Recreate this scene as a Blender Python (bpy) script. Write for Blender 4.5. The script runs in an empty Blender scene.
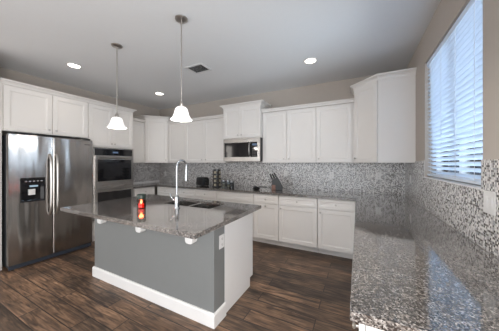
import bpy, bmesh, math, random
from mathutils import Matrix, Vector
random.seed(7)
S = bpy.context.scene
COL = S.collection
PI = math.pi

# ------------------------------------------------------------------ camera
THETA, HC, FPX, Y0 = .473, 1.407, 212.7, 162.94
cam_data = bpy.data.cameras.new('camera')
cam = bpy.data.objects.new('camera', cam_data)
COL.objects.link(cam)
cam.location = (0, 0, HC)
cam.rotation_euler = (PI / 2, 0, THETA)
cam_data.sensor_width = 36
cam_data.lens = FPX / 499 * 36
cam_data.shift_y = -(165.5 - Y0) / 499
cam_data.clip_start = .02
S.camera = cam

# ------------------------------------------------------------------ world (daylight sky outside the window)
W = bpy.data.worlds.new('sky')
S.world = W
W.use_nodes = True
wn, wl = W.node_tree.nodes, W.node_tree.links
wn.clear()
w_out = wn.new('ShaderNodeOutputWorld')
w_bg = wn.new('ShaderNodeBackground')
w_tc = wn.new('ShaderNodeTexCoord')
w_sep = wn.new('ShaderNodeSeparateXYZ')
w_map = wn.new('ShaderNodeMapRange')
w_ramp = wn.new('ShaderNodeValToRGB')
w_map.inputs['From Min'].default_value = -1
w_map.inputs['From Max'].default_value = 1
e = w_ramp.color_ramp.elements
e[0].position = .0
e[0].color = (.75, .78, .80, 1)
e[1].position = 1
e[1].color = (.28, .50, .95, 1)
for p_, c_ in ((.48, (.85, .9, .95, 1)), (.505, (.90, .95, 1, 1)), (.62, (.55, .76, 1, 1))):
    q = e.new(p_)
    q.color = c_
wl.new(w_tc.outputs['Generated'], w_sep.inputs[0])
wl.new(w_sep.outputs['Z'], w_map.inputs['Value'])
wl.new(w_map.outputs[0], w_ramp.inputs[0])
wl.new(w_ramp.outputs[0], w_bg.inputs['Color'])
w_bg.inputs['Strength'].default_value = 2.3
wl.new(w_bg.outputs[0], w_out.inputs[0])

# ------------------------------------------------------------------ window daylight and added fill lamps
def area_light(name, loc, rot, sx, sy, power, color):
    d = bpy.data.lights.new(name, 'AREA')
    d.shape = 'RECTANGLE'
    d.size, d.size_y = sx, sy
    d.energy = power
    d.color = color
    o = bpy.data.objects.new(name, d)
    o.location = loc
    o.rotation_euler = rot
    COL.objects.link(o)
    return o

# area lamps added out of view as fill, standing in for great room daylight
area_light('rear_fill_light', (-2.3, -4.85, 1.1), (PI / 2, 0, 0), 5.2, 2.1, 100, (.81, .905, 1))
# up-facing lamp added just above the floor to brighten the ceiling
area_light('ceiling_uplight_fill', (-1.9, -2.3, .06), (PI, 0, 0), 4.6, 3.6, 16, (.97, .985, 1))
area_light('right_fill_light', (.615, -.75, 1.08), (PI / 2, 0, PI / 2), 1.6, 2.0, 76, (.99, .985, .98))  # added fill from the right wall beside the camera
area_light('left_fill_light', (-6.85, -2.4, 1.5), (PI / 2, 0, -PI / 2), 3.0, 1.8, 62, (1, .94, .87))  # added warm fill from the left, no window modelled there
# daylight entering by the kitchen window
area_light('daylight_kitchen_window', (.95, 2.33, 1.95), (PI / 2, 0, PI / 2), 1.3, 1.3, 32, (.72, .86, 1))

# spots added out of view, without fixtures, to lift floor, counters and base cabinets
for nm, lx, ly, pw in (('added_ceiling_spot', -.62, .95, 55), ('added_ceiling_spot', -2.2, .25, 10)):
    d = bpy.data.lights.new(nm, 'SPOT')
    d.energy, d.color = pw, (1, .97, .93)
    d.spot_size, d.spot_blend, d.shadow_soft_size = math.radians(130), .5, .08
    o = bpy.data.objects.new(nm, d)
    o.location = (lx, ly, 2.82)
    COL.objects.link(o)

S.view_settings.view_transform = 'Standard'
S.view_settings.look = 'None'
S.view_settings.gamma = 1
S.view_settings.use_curve_mapping = False
S.view_settings.exposure = 0.6
try:
    S.cycles.use_denoising = True
    S.cycles.max_bounces = 10
    S.cycles.diffuse_bounces = 6
    S.cycles.caustics_reflective = False
    S.cycles.sample_clamp_indirect = 6
except Exception:
    pass

# ------------------------------------------------------------------ materials
def new_mat(name):
    m = bpy.data.materials.new(name)
    m.use_nodes = True
    n = m.node_tree.nodes
    return m, n, m.node_tree.links, n['Principled BSDF']

def mat(name, color, rough=.5, metal=0, spec=.5, noise=0, nscale=20, coat=0):
    m, n, l, b = new_mat(name)
    b.inputs['Base Color'].default_value = (*color, 1)
    b.inputs['Roughness'].default_value = rough
    b.inputs['Metallic'].default_value = metal
    b.inputs['Specular IOR Level'].default_value = spec
    b.inputs['Coat Weight'].default_value = coat
    if noise:
        tc = n.new('ShaderNodeTexCoord')
        t = n.new('ShaderNodeTexNoise')
        t.inputs['Scale'].default_value = nscale
        t.inputs['Detail'].default_value = 4
        r = n.new('ShaderNodeValToRGB')
        r.color_ramp.elements[0].color = (*[c * (1 - noise) for c in color], 1)
        r.color_ramp.elements[1].color = (*[min(1, c * (1 + noise)) for c in color], 1)
        l.new(tc.outputs['Object'], t.inputs['Vector'])
        l.new(t.outputs['Fac'], r.inputs[0])
        l.new(r.outputs[0], b.inputs['Base Color'])
    return m

def emit(name, color, strength, base=(1, 1, 1)):
    m, n, l, b = new_mat(name)
    b.inputs['Base Color'].default_value = (*base, 1)
    b.inputs['Emission Color'].default_value = (*color, 1)
    b.inputs['Emission Strength'].default_value = strength
    return m

M = {}
M['cab'] = mat('painted_white_cabinet', (.76, .73, .70), .38, noise=.02, nscale=6)
M['trimw'] = mat('white_trim_paint', (.80, .79, .78), .4, noise=.02, nscale=8)
M['ceil'] = mat('ceiling_paint', (.74, .745, .75), .9, noise=.015, nscale=30)
M['wall'] = mat('taupe_wall_paint', (.46, .41, .365), .85, noise=.03, nscale=14)
M['pony'] = mat('grey_island_paint', (.20, .208, .207), .45, noise=.02, nscale=14)
M['knob'] = mat('brushed_nickel', (.52, .49, .46), .3, 1, noise=.05, nscale=60)
M['chrome'] = mat('chrome', (.36, .37, .385), .12, 1, noise=.03, nscale=40)
M['black'] = mat('black_plastic', (.012, .012, .013), .35, noise=.1, nscale=30)
M['blackglass'] = mat('black_glass', (.01, .01, .012), .06, noise=.05, nscale=10)
M['darkgrey'] = mat('dark_grey_side', (.05, .052, .056), .45, noise=.06, nscale=30)
M['rubber'] = mat('dark_blue_grey_grille', (.022, .028, .04), .5, noise=.1, nscale=30)
M['plate'] = mat('white_plastic_plate', (.74, .73, .72), .35, noise=.01, nscale=30)
M['slot'] = mat('outlet_slot', (.12, .11, .11), .5, noise=.05, nscale=30)
M['wood'] = mat('reddish_block_wood', (.20, .10, .07), .45, noise=.25, nscale=25)
M['vent'] = mat('white_vent_metal', (.66, .66, .66), .5, noise=.02, nscale=20)
M['ventdark'] = mat('vent_throat', (.10, .10, .10), .7, noise=.1, nscale=20)
M['rearwall'] = mat('great_room_paint', (.60, .57, .54), .85, noise=.03, nscale=14)
M['lid'] = mat('dark_green_lid', (.018, .03, .022), .35, noise=.1, nscale=30)
M['spicedark'] = mat('dark_spice_fill', (.035, .025, .02), .5, noise=.4, nscale=60)
M['spice'] = mat('spice_fill', (.45, .40, .30), .6, noise=.5, nscale=60)

# stainless steel with fine vertical brushing
def steel(name, color, rough, axis):
    m, n, l, b = new_mat(name)
    b.inputs['Metallic'].default_value = 1
    tc = n.new('ShaderNodeTexCoord')
    mp = n.new('ShaderNodeMapping')
    mp.inputs['Scale'].default_value = axis
    t = n.new('ShaderNodeTexNoise')
    t.inputs['Scale'].default_value = 1
    t.inputs['Detail'].default_value = 6
    r = n.new('ShaderNodeValToRGB')
    r.color_ramp.elements[0].color = (*[c * .90 for c in color], 1)
    r.color_ramp.elements[1].color = (*[min(1, c * 1.08) for c in color], 1)
    mr = n.new('ShaderNodeMapRange')
    mr.inputs['To Min'].default_value = rough * .8
    mr.inputs['To Max'].default_value = rough * 1.25
    l.new(tc.outputs['Object'], mp.inputs[0])
    l.new(mp.outputs[0], t.inputs['Vector'])
    l.new(t.outputs['Fac'], r.inputs[0])
    l.new(t.outputs['Fac'], mr.inputs[0])
    l.new(r.outputs[0], b.inputs['Base Color'])
    l.new(mr.outputs[0], b.inputs['Roughness'])
    # soft ripple of the sheet metal
    t2 = n.new('ShaderNodeTexNoise')
    t2.inputs['Scale'].default_value = 2.2
    t2.inputs['Detail'].default_value = 1
    bp = n.new('ShaderNodeBump')
    bp.inputs['Strength'].default_value = .5
    bp.inputs['Distance'].default_value = .03
    mp2 = n.new('ShaderNodeMapping')
    mp2.inputs['Scale'].default_value = (1, 3.2, .35)
    l.new(tc.outputs['Object'], mp2.inputs[0])
    l.new(mp2.outputs[0], t2.inputs['Vector'])
    l.new(t2.outputs['Fac'], bp.inputs['Height'])
    l.new(bp.outputs[0], b.inputs['Normal'])
    return m
M['steel'] = steel('stainless_steel', (.37, .348, .33), .2, (90, 90, 2))
M['sinksteel'] = mat('sink_steel', (.55, .54, .53), .2, 1, noise=.04, nscale=40)
M['steelh'] = steel('stainless_steel_horizontal', (.40, .385, .37), .28, (3, 3, 90))

def glassy(name, tint, gloss=.08):
    m = bpy.data.materials.new(name)
    m.use_nodes = True
    n, l = m.node_tree.nodes, m.node_tree.links
    n.clear()
    o = n.new('ShaderNodeOutputMaterial')
    mx = n.new('ShaderNodeMixShader')
    tr = n.new('ShaderNodeBsdfTransparent')
    gl = n.new('ShaderNodeBsdfGlossy')
    fr = n.new('ShaderNodeFresnel')
    fr.inputs['IOR'].default_value = 1.45
    gl.inputs['Roughness'].default_value = .02
    tr.inputs['Color'].default_value = (*tint, 1)
    l.new(fr.outputs[0], mx.inputs[0])
    l.new(tr.outputs[0], mx.inputs[1])
    l.new(gl.outputs[0], mx.inputs[2])
    l.new(mx.outputs[0], o.inputs[0])
    return m
M['pane'] = glassy('window_glass', (.95, .98, 1))
M['jarglass'] = glassy('clear_jar_glass', (.82, .84, .85))
M['redglass'] = glassy('red_jar_glass', (.9, .45, .36))

# blind slats: white, a little daylight passes through
def slat_mat():
    m, n, l, b = new_mat('white_blind_slat')
    b.inputs['Base Color'].default_value = (.74, .78, .84, 1)
    b.inputs['Roughness'].default_value = .45
    out = n['Material Output']
    tl = n.new('ShaderNodeBsdfTranslucent')
    tl.inputs['Color'].default_value = (.85, .9, .95, 1)
    mx = n.new('ShaderNodeMixShader')
    mx.inputs[0].default_value = .30
    l.new(b.outputs[0], mx.inputs[1])
    l.new(tl.outputs[0], mx.inputs[2])
    l.new(mx.outputs[0], out.inputs[0])
    return m
M['slat'] = slat_mat()

# granite: brown-grey with black, tan and pale flecks
def granite():
    m, n, l, b = new_mat('speckled_granite')
    tc = n.new('ShaderNodeTexCoord')
    v = n.new('ShaderNodeTexVoronoi')
    v.inputs['Scale'].default_value = 195
    v2 = n.new('ShaderNodeTexVoronoi')
    v2.inputs['Scale'].default_value = 70
    t = n.new('ShaderNodeTexNoise')
    t.inputs['Scale'].default_value = 9
    t.inputs['Detail'].default_value = 5
    sep = n.new('ShaderNodeSeparateColor')
    sep2 = n.new('ShaderNodeSeparateColor')
    r = n.new('ShaderNodeValToRGB')
    r.color_ramp.interpolation = 'CONSTANT'
    es = r.color_ramp.elements
    es[0].position = 0
    es[0].color = (.012, .012, .013, 1)
    es[1].position = .22
    es[1].color = (.055, .053, .052, 1)
    for p_, c_ in ((.40, (.125, .118, .114)), (.62, (.195, .18, .17)), (.82, (.29, .275, .265)), (.95, (.40, .39, .38))):
        q = es.new(p_)
        q.color = (*c_, 1)
    r2 = n.new('ShaderNodeValToRGB')
    r2.color_ramp.interpolation = 'CONSTANT'
    es = r2.color_ramp.elements
    es[0].position = 0
    es[0].color = (.45, .43, .42, 1)
    es[1].position = .25
    es[1].color = (.9, .88, .86, 1)
    q = es.new(.7)
    q.color = (1.15, 1.1, 1.05, 1)
    mul = n.new('ShaderNodeMix')
    mul.data_type = 'RGBA'
    mul.blend_type = 'MULTIPLY'
    mul.inputs[0].default_value = .6
    mul2 = n.new('ShaderNodeMix')
    mul2.data_type = 'RGBA'
    mul2.blend_type = 'MULTIPLY'
    mul2.inputs[0].default_value = .5
    l.new(tc.outputs['Object'], v.inputs['Vector'])
    l.new(tc.outputs['Object'], v2.inputs['Vector'])
    l.new(tc.outputs['Object'], t.inputs['Vector'])
    l.new(v.outputs['Color'], sep.inputs[0])
    l.new(v2.outputs['Color'], sep2.inputs[0])
    l.new(sep.outputs[0], r.inputs[0])
    l.new(sep2.outputs[0], r2.inputs[0])
    l.new(r.outputs[0], mul.inputs[6])
    l.new(r2.outputs[0], mul.inputs[7])
    l.new(mul.outputs[2], mul2.inputs[6])
    r3 = n.new('ShaderNodeValToRGB')
    r3.color_ramp.elements[0].position = .3
    r3.color_ramp.elements[0].color = (.7, .7, .72, 1)
    r3.color_ramp.elements[1].position = .7
    r3.color_ramp.elements[1].color = (1.5, 1.42, 1.34, 1)
    l.new(t.outputs['Fac'], r3.inputs[0])
    l.new(r3.outputs[0], mul2.inputs[7])
    l.new(mul2.outputs[2], b.inputs['Base Color'])
    b.inputs['Roughness'].default_value = .07
    b.inputs['Specular IOR Level'].default_value = .6
    b.inputs['Coat Weight'].default_value = 1
    b.inputs['Coat Roughness'].default_value = .07
    b.inputs['Coat IOR'].default_value = 1.6
    return m
M['granite'] = granite()

# mosaic backsplash of small mixed glass and stone squares
def mosaic(name, ua, tile=.0128, pale=0.0):
    m, n, l, b = new_mat(name)
    tc = n.new('ShaderNodeTexCoord')
    sp = n.new('ShaderNodeSeparateXYZ')
    cb = n.new('ShaderNodeCombineXYZ')
    sc = n.new('ShaderNodeVectorMath')
    sc.operation = 'SCALE'
    sc.inputs['Scale'].default_value = 1 / tile
    fl = n.new('ShaderNodeVectorMath')
    fl.operation = 'FLOOR'
    fr = n.new('ShaderNodeVectorMath')
    fr.operation = 'FRACTION'
    wnz = n.new('ShaderNodeTexWhiteNoise')
    wnz.noise_dimensions = '2D'
    r = n.new('ShaderNodeValToRGB')
    r.color_ramp.interpolation = 'CONSTANT'
    es = r.color_ramp.elements
    es[0].position = 0
    es[0].color = (.05, .047, .046, 1)
    es[1].position = .15
    es[1].color = (.155, .145, .142, 1)
    for p_, c_ in ((.29, (.33, .335, .35)), (.44, (.56, .555, .555)), (.68, (.80, .785, .77))):
        q = es.new(p_)
        q.color = (*c_, 1)
    l.new(tc.outputs['Object'], sp.inputs[0])
    l.new(sp.outputs[ua], cb.inputs[0])
    l.new(sp.outputs['Z'], cb.inputs[1])
    l.new(cb.outputs[0], sc.inputs[0])
    l.new(sc.outputs[0], fl.inputs[0])
    l.new(sc.outputs[0], fr.inputs[0])
    l.new(fl.outputs[0], wnz.inputs['Vector'])
    l.new(wnz.outputs['Value'], r.inputs[0])
    s2 = n.new('ShaderNodeSeparateXYZ')
    l.new(fr.outputs[0], s2.inputs[0])
    masks = []
    for ax in (0, 1):
        a = n.new('ShaderNodeMath')
        a.operation = 'SUBTRACT'
        a.inputs[1].default_value = .5
        l.new(s2.outputs[ax], a.inputs[0])
        c = n.new('ShaderNodeMath')
        c.operation = 'ABSOLUTE'
        l.new(a.outputs[0], c.inputs[0])
        g = n.new('ShaderNodeMath')
        g.operation = 'GREATER_THAN'
        g.inputs[1].default_value = .43
        l.new(c.outputs[0], g.inputs[0])
        masks.append(g)
    mxm = n.new('ShaderNodeMath')
    mxm.operation = 'MAXIMUM'
    l.new(masks[0].outputs[0], mxm.inputs[0])
    l.new(masks[1].outputs[0], mxm.inputs[1])
    mix = n.new('ShaderNodeMix')
    mix.data_type = 'RGBA'
    l.new(mxm.outputs[0], mix.inputs[0])
    l.new(r.outputs[0], mix.inputs[6])
    mix.inputs[7].default_value = (.55, .51, .48, 1)
    l.new(mix.outputs[2], b.inputs['Base Color'])
    b.inputs['Roughness'].default_value = .22
    return m
M['mosx'] = mosaic('mosaic_tile_back', 'X')
M['mosy'] = mosaic('mosaic_tile_side', 'Y')

# wood-look plank floor, planks run along X
def floor_mat():
    m, n, l, b = new_mat('wood_plank_tile')
    tc = n.new('ShaderNodeTexCoord')
    br = n.new('ShaderNodeTexBrick')
    br.inputs['Scale'].default_value = 1
    br.inputs['Brick Width'].default_value = .92
    br.inputs['Row Height'].default_value = .152
    br.inputs['Mortar Size'].default_value = .004
    br.inputs['Mortar Smooth'].default_value = .1
    br.inputs['Color1'].default_value = (.0, .0, .0, 1)
    br.inputs['Color2'].default_value = (1, 1, 1, 1)
    br.inputs['Mortar'].default_value = (.5, .5, .5, 1)
    br.offset = .37
    br.offset_frequency = 2
    mp = n.new('ShaderNodeMapping')
    mp.inputs['Scale'].default_value = (1.6, 16, 1)
    t = n.new('ShaderNodeTexNoise')
    t.inputs['Scale'].default_value = 2.2
    t.inputs['Detail'].default_value = 7
    t.inputs['Distortion'].default_value = 1.2
    add = n.new('ShaderNodeVectorMath')
    sclr = n.new('ShaderNodeVectorMath')
    sclr.operation = 'SCALE'
    sclr.inputs['Scale'].default_value = 37
    t2 = n.new('ShaderNodeTexNoise')
    t2.inputs['Scale'].default_value = 3.2
    t2.inputs['Detail'].default_value = 4
    r = n.new('ShaderNodeValToRGB')
    es = r.color_ramp.elements
    es[0].position = .30
    es[0].color = (.048, .036, .030, 1)
    es[1].position = .72
    es[1].color = (.31, .205, .137, 1)
    q = es.new(.5)
    q.color = (.150, .098, .067, 1)
    r1 = n.new('ShaderNodeValToRGB')
    r1.color_ramp.elements[0].color = (.5, .52, .55, 1)
    r1.color_ramp.elements[1].color = (1.35, 1.25, 1.15, 1)
    r2 = n.new('ShaderNodeValToRGB')
    r2.color_ramp.elements[0].position = .35
    r2.color_ramp.elements[0].color = (.5, .5, .52, 1)
    r2.color_ramp.elements[1].position = .62
    r2.color_ramp.elements[1].color = (1.2, 1.15, 1.1, 1)
    l.new(tc.outputs['Object'], br.inputs['Vector'])
    l.new(tc.outputs['Object'], mp.inputs[0])
    l.new(br.outputs['Color'], sclr.inputs[0])
    l.new(mp.outputs[0], add.inputs[0])
    l.new(sclr.outputs[0], add.inputs[1])
    l.new(add.outputs[0], t.inputs['Vector'])
    l.new(tc.outputs['Object'], t2.inputs['Vector'])
    l.new(t.outputs['Fac'], r.inputs[0])
    l.new(br.outputs['Color'], r1.inputs[0])
    l.new(t2.outputs['Fac'], r2.inputs[0])
    m1 = n.new('ShaderNodeMix')
    m1.data_type = 'RGBA'
    m1.blend_type = 'MULTIPLY'
    m1.inputs[0].default_value = 1
    m2 = n.new('ShaderNodeMix')
    m2.data_type = 'RGBA'
    m2.blend_type = 'MULTIPLY'
    m2.inputs[0].default_value = .8
    l.new(r.outputs[0], m1.inputs[6])
    l.new(r1.outputs[0], m1.inputs[7])
    l.new(m1.outputs[2], m2.inputs[6])
    l.new(r2.outputs[0], m2.inputs[7])
    m3 = n.new('ShaderNodeMix')
    m3.data_type = 'RGBA'
    l.new(br.outputs['Fac'], m3.inputs[0])
    l.new(m2.outputs[2], m3.inputs[6])
    m3.inputs[7].default_value = (.022, .019, .017, 1)
    l.new(m3.outputs[2], b.inputs['Base Color'])
    b.inputs['Roughness'].default_value = .45
    bp = n.new('ShaderNodeBump')
    bp.inputs['Strength'].default_value = .3
    bp.inputs['Distance'].default_value = .004
    inv = n.new('ShaderNodeMath')
    inv.operation = 'SUBTRACT'
    inv.inputs[0].default_value = 1
    l.new(br.outputs['Fac'], inv.inputs[1])
    l.new(inv.outputs[0], bp.inputs['Height'])
    l.new(bp.outputs[0], b.inputs['Normal'])
    return m
M['floor'] = floor_mat()
M['shade'] = emit('lit_frosted_glass', (1, .97, .95), .42, (.8, .8, .8))
M['canlens'] = emit('lit_downlight_lens', (1, .93, .82), 5)
M['flame'] = emit('candle_flame', (1, .70, .38), 6)
M['redwax'] = emit('glowing_red_wax', (1, .06, .015), .55, (.6, .05, .02))
M['display'] = emit('small_lit_display', (.45, .62, .75), .5, (.02, .03, .04))
M['clock'] = emit('oven_clock_digits', (.25, .4, .65), .22, (.01, .01, .02))

# ------------------------------------------------------------------ mesh helpers
def frame(origin, u, n):
    """local (u, n, z) to world; u and n are 2D directions"""
    return Matrix(((u[0], n[0], 0, origin[0]), (u[1], n[1], 0, origin[1]), (0, 0, 1, origin[2]), (0, 0, 0, 1)))

class MB:
    def __init__(self, T=None):
        self.bm = bmesh.new()
        self.T = T or Matrix.Identity(4)
    def v(self, p):
        return self.bm.verts.new(self.T @ Vector(p))
    def box(self, x0, x1, y0, y1, z0, z1, bev=0):
        vs = [self.v(p) for p in ((x0, y0, z0), (x1, y0, z0), (x1, y1, z0), (x0, y1, z0), (x0, y0, z1), (x1, y0, z1), (x1, y1, z1), (x0, y1, z1))]
        fs = [self.bm.faces.new([vs[i] for i in f]) for f in ((3, 2, 1, 0), (4, 5, 6, 7), (0, 1, 5, 4), (1, 2, 6, 5), (2, 3, 7, 6), (3, 0, 4, 7))]
        if bev:
            es = list({ed for f in fs for ed in f.edges})
            bmesh.ops.bevel(self.bm, geom=es, offset=bev, segments=2, affect='EDGES', profile=.5)
        return self
    def prism(self, pts, a0, a1, axis='z', bev=0):
        """polygon pts extruded along an axis: z -> pts are (x, y); y -> (x, z); x -> (y, z)"""
        def P(p, a):
            return {'z': (p[0], p[1], a), 'y': (p[0], a, p[1]), 'x': (a, p[0], p[1])}[axis]
        lo = [self.v(P(p, a0)) for p in pts]
        hi = [self.v(P(p, a1)) for p in pts]
        k = len(pts)
        fs = [self.bm.faces.new(lo[::-1]), self.bm.faces.new(hi)]
        for i in range(k):
            fs.append(self.bm.faces.new((lo[i], lo[(i + 1) % k], hi[(i + 1) % k], hi[i])))
        if bev:
            es = list({ed for f in fs for ed in f.edges})
            bmesh.ops.bevel(self.bm, geom=es, offset=bev, segments=2, affect='EDGES', profile=.5)
        return self
    def lathe(self, c, prof, seg=24, axis='z', closed=False):
        """prof: list of (radius, height) round c along the axis"""
        rings = []
        for r, h in prof:
            if r < 1e-6:
                p = {'z': (c[0], c[1], c[2] + h), 'y': (c[0], c[1] + h, c[2]), 'x': (c[0] + h, c[1], c[2])}[axis]
                rings.append([self.v(p)])
                continue
            ring = []
            for i in range(seg):
                a = 2 * PI * i / seg
                ca, sa = r * math.cos(a), r * math.sin(a)
                p = {'z': (c[0] + ca, c[1] + sa, c[2] + h), 'y': (c[0] + ca, c[1] + h, c[2] + sa), 'x': (c[0] + h, c[1] + ca, c[2] + sa)}[axis]
                ring.append(self.v(p))
            rings.append(ring)
        for A, B in zip(rings, rings[1:]):
            if len(A) == 1 and len(B) == 1:
                continue
            for i in range(seg):
                j = (i + 1) % seg
                if len(A) == 1:
                    self.bm.faces.new((A[0], B[i], B[j]))
                elif len(B) == 1:
                    self.bm.faces.new((A[i], A[j], B[0]))
                else:
                    self.bm.faces.new((A[i], A[j], B[j], B[i]))
        for R in (rings[0], rings[-1]):
            if len(R) > 2 and not closed:
                self.bm.faces.new(R)
        return self
    def tube(self, pts, r, seg=10):
        pts = [Vector(p) for p in pts]
        rs = r if isinstance(r, (list, tuple)) else [r] * len(pts)
        rings = []
        up = None
        for i, p in enumerate(pts):
            d = (pts[min(i + 1, len(pts) - 1)] - pts[max(i - 1, 0)]).normalized()
            if up is None:
                up = Vector((0, 0, 1)) if abs(d.z) < .9 else Vector((1, 0, 0))
            s = d.cross(up).normalized()
            up = s.cross(d).normalized()
            rings.append([self.v(p + rs[i] * (math.cos(2 * PI * k / seg) * s + math.sin(2 * PI * k / seg) * up)) for k in range(seg)])
        for A, B in zip(rings, rings[1:]):
            for k in range(seg):
                self.bm.faces.new((A[k], A[(k + 1) % seg], B[(k + 1) % seg], B[k]))
        self.bm.faces.new(rings[0][::-1])
        self.bm.faces.new(rings[-1])
        return self
    def sweep(self, path, prof):
        """profile (out, z) swept along a 2D path with mitred corners; out is to the right of travel"""
        P = [Vector(p) for p in path]
        rings = []
        for i, p in enumerate(P):
            def nrm(a, b):
                d = (b - a).normalized()
                return Vector((d.y, -d.x))
            if i == 0:
                n = nrm(P[0], P[1])
            elif i == len(P) - 1:
                n = nrm(P[-2], P[-1])
            else:
                a, b = nrm(P[i - 1], p), nrm(p, P[i + 1])
                n = (a + b).normalized()
                n = n / n.dot(a)
            rings.append([self.v((p.x + n.x * o, p.y + n.y * o, z)) for o, z in prof])
        k = len(prof)
        for A, B in zip(rings, rings[1:]):
            for j in range(k):
                self.bm.faces.new((A[j], A[(j + 1) % k], B[(j + 1) % k], B[j]))
        self.bm.faces.new(rings[0])
        self.bm.faces.new(rings[-1][::-1])
        return self
    def build(self, name, m, parent=None, smooth=False, label=None):
        bm = self.bm
        off = Vector((0, 0, 0))
        p = parent
        while p is not None:
            off += p.location
            p = p.parent
        bmesh.ops.recalc_face_normals(bm, faces=bm.faces[:])
        for v in bm.verts:
            v.co -= off
        me = bpy.data.meshes.new(name)
        bm.to_mesh(me)
        bm.free()
        me.materials.append(M[m] if isinstance(m, str) else m)
        if smooth:
            for f in me.polygons:
                f.use_smooth = True
            try:
                me.set_sharp_from_angle(angle=math.radians(40))
            except Exception:
                pass
        o = bpy.data.objects.new(name, me)
        COL.objects.link(o)
        if parent is not None:
            o.parent = parent
        if label:
            o['label'] = label
        return o

def thing(name, label, cat, loc, group=None):
    o = bpy.data.objects.new(name, None)
    o.empty_display_size = .05
    o.location = loc
    COL.objects.link(o)
    return tag(o, label, cat, group)

def tag(o, label, cat, group=None):
    o['label'] = label
    o['category'] = cat
    if group:
        o['group'] = group
    return o

def struct(name, mb, m, parent=None):
    o = mb.build(name, m, parent)
    if parent is None:
        o['kind'] = 'structure'
    return o

# ------------------------------------------------------------------ the setting
XR, XL, YB, H = .65, -4.79, 4.02, 2.846      # right wall, left wall, back wall, ceiling height
XG, YF = -7.0, -5.0                           # great room behind the camera
WY0, WY1, WZ0, WZ1 = 1.735, 2.955, 1.255, 2.50  # kitchen window opening
T_ = .16
struct('floor', MB().box(XG - .2, XR + .2, YF - .2, YB + .2, -.08, 0), 'floor')
struct('ceiling', MB().box(XG - .2, XR + .2, YF - .2, YB + .2, H, H + .1), 'ceil')
struct('wall_back', MB().box(XL - .2, XR + T_, YB, YB + .15, 0, H), 'wall')
struct('wall_left', MB().box(XL - .15, XL, .86, YB, 0, H), 'wall')
struct('wall_left_return', MB().box(XG, -4.14, .84, .975, 0, H), 'wall')
struct('wall_right', MB().box(XR, XR + T_, YF, WY0, 0, H).box(XR, XR + T_, WY1, YB, 0, H)
       .box(XR, XR + T_, WY0, WY1, 0, WZ0 - .006).box(XR, XR + T_, WY0, WY1, WZ1, H), 'wall')
struct('wall_front', MB().box(XG, XR + T_, YF - .15, YF, 0, H), 'rearwall')
struct('wall_great_room', MB().box(XG - .15, XG, YF, .86, 0, H), 'rearwall')
struct('trim_1', MB().box(XL, XR, YB - .008, YB, .914, 1.43), 'mosx')
struct('trim_2', MB().box(XR - .008, XR, -.2, WY0 - .001, .914, 1.425).box(XR - .008, XR, WY0 - .001, WY1 + .001, .914, WZ0 - .006)
       .box(XR - .008, XR, WY1 + .001, YB - .008, .914, 1.43), 'mosy')
struct('trim_3', MB().box(XL, XL + .008, 2.84, YB - .008, .914, 1.43), 'mosy')
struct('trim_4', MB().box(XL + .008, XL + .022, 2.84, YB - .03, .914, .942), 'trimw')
struct('trim_5', MB().box(XR - .012, XR + .06, WY0 + .002, WY1 - .002, WZ0 - .006, WZ0), 'trimw')
struct('baseboard_left', MB().box(-4.137, -4.122, .835, .978, .002, .10, .003).box(XG, -4.122, .825, .838, .002, .10), 'trimw')
d1 = bpy.data.objects.new('added_door', None)  # door added to dress the right fill lamp, solid wall behind
d1.location = (XR, -.75, 0)
COL.objects.link(d1)
d1['kind'] = 'structure'
MB().box(XR - .02, XR - .001, -1.63, -1.55, .002, 2.14).box(XR - .02, XR - .001, .05, .13, .002, 2.14).box(XR - .02, XR - .001, -1.55, .05, 2.08, 2.14).box(XR - .02, XR - .001, -.78, -.72, .02, 2.08).build('added_door_frame', 'trimw', d1)
MB().box(XR - .006, XR - .002, -1.55, .05, .02, 2.08).build('door_glass', 'pane', d1)  # pane of the added door, no opening behind it
# kitchen window: frame, middle rail, glass
w1 = thing('window_1', 'white framed window', 'window', (XR + .12, (WY0 + WY1) / 2, WZ0))
for k in ('label', 'category'):
    del w1[k]
w1['kind'] = 'structure'
fx0, fx1 = XR + .095, XR + .145
fr = MB()
fr.box(fx0, fx1, WY0, WY0 + .045, WZ0, WZ1, .004).box(fx0, fx1, WY1 - .045, WY1, WZ0, WZ1, .004)
fr.box(fx0, fx1, WY0 + .045, WY1 - .045, WZ0, WZ0 + .05, .004).box(fx0, fx1, WY0 + .045, WY1 - .045, WZ1 - .045, WZ1, .004)
fr.box(fx0, fx1, (WY0 + WY1) / 2 - .022, (WY0 + WY1) / 2 + .022, WZ0 + .05, WZ1 - .045, .004)
fr.build('window_frame', 'trimw', w1)
MB().box(XR + .117, XR + .123, WY0 + .045, WY1 - .045, WZ0 + .05, WZ1 - .045).build('glass_pane', 'pane', w1)

# ------------------------------------------------------------------ window blind
bl = thing('window_blind', 'white horizontal slat blind inside the kitchen window', 'blind', (XR + .045, (WY0 + WY1) / 2, WZ0))
bx = XR + .043
MB().box(bx - .028, bx + .028, WY0 + .008, WY1 - .008, WZ1 - .052, WZ1 - .004, .004).build('headrail', 'slat', bl)
MB().box(bx - .026, bx + .026, WY0 + .012, WY1 - .012, WZ0 + .016, WZ0 + .036, .004).build('bottom_rail', 'slat', bl)
nsl = 27
z_lo, z_hi = WZ0 + .062, WZ1 - .075
tilt = math.radians(-32)
for i in range(nsl):
    z = z_lo + (z_hi - z_lo) * i / (nsl - 1)
    mb = MB()
    pr_ = []
    for s in (-1, -.5, 0, .5, 1):
        c = .0255 * s
        hgt = .003 * (1 - s * s)
        pr_.append((bx + c * math.cos(tilt) - hgt * math.sin(tilt), z + c * math.sin(tilt) + hgt * math.cos(tilt)))
    lo = [(x, zz - .0026) for x, zz in pr_]
    mb.prism([(x, zz) for x, zz in pr_] + lo[::-1], WY0 + .012, WY1 - .012, 'y')
    mb.build('slat', 'slat', bl)
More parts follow.
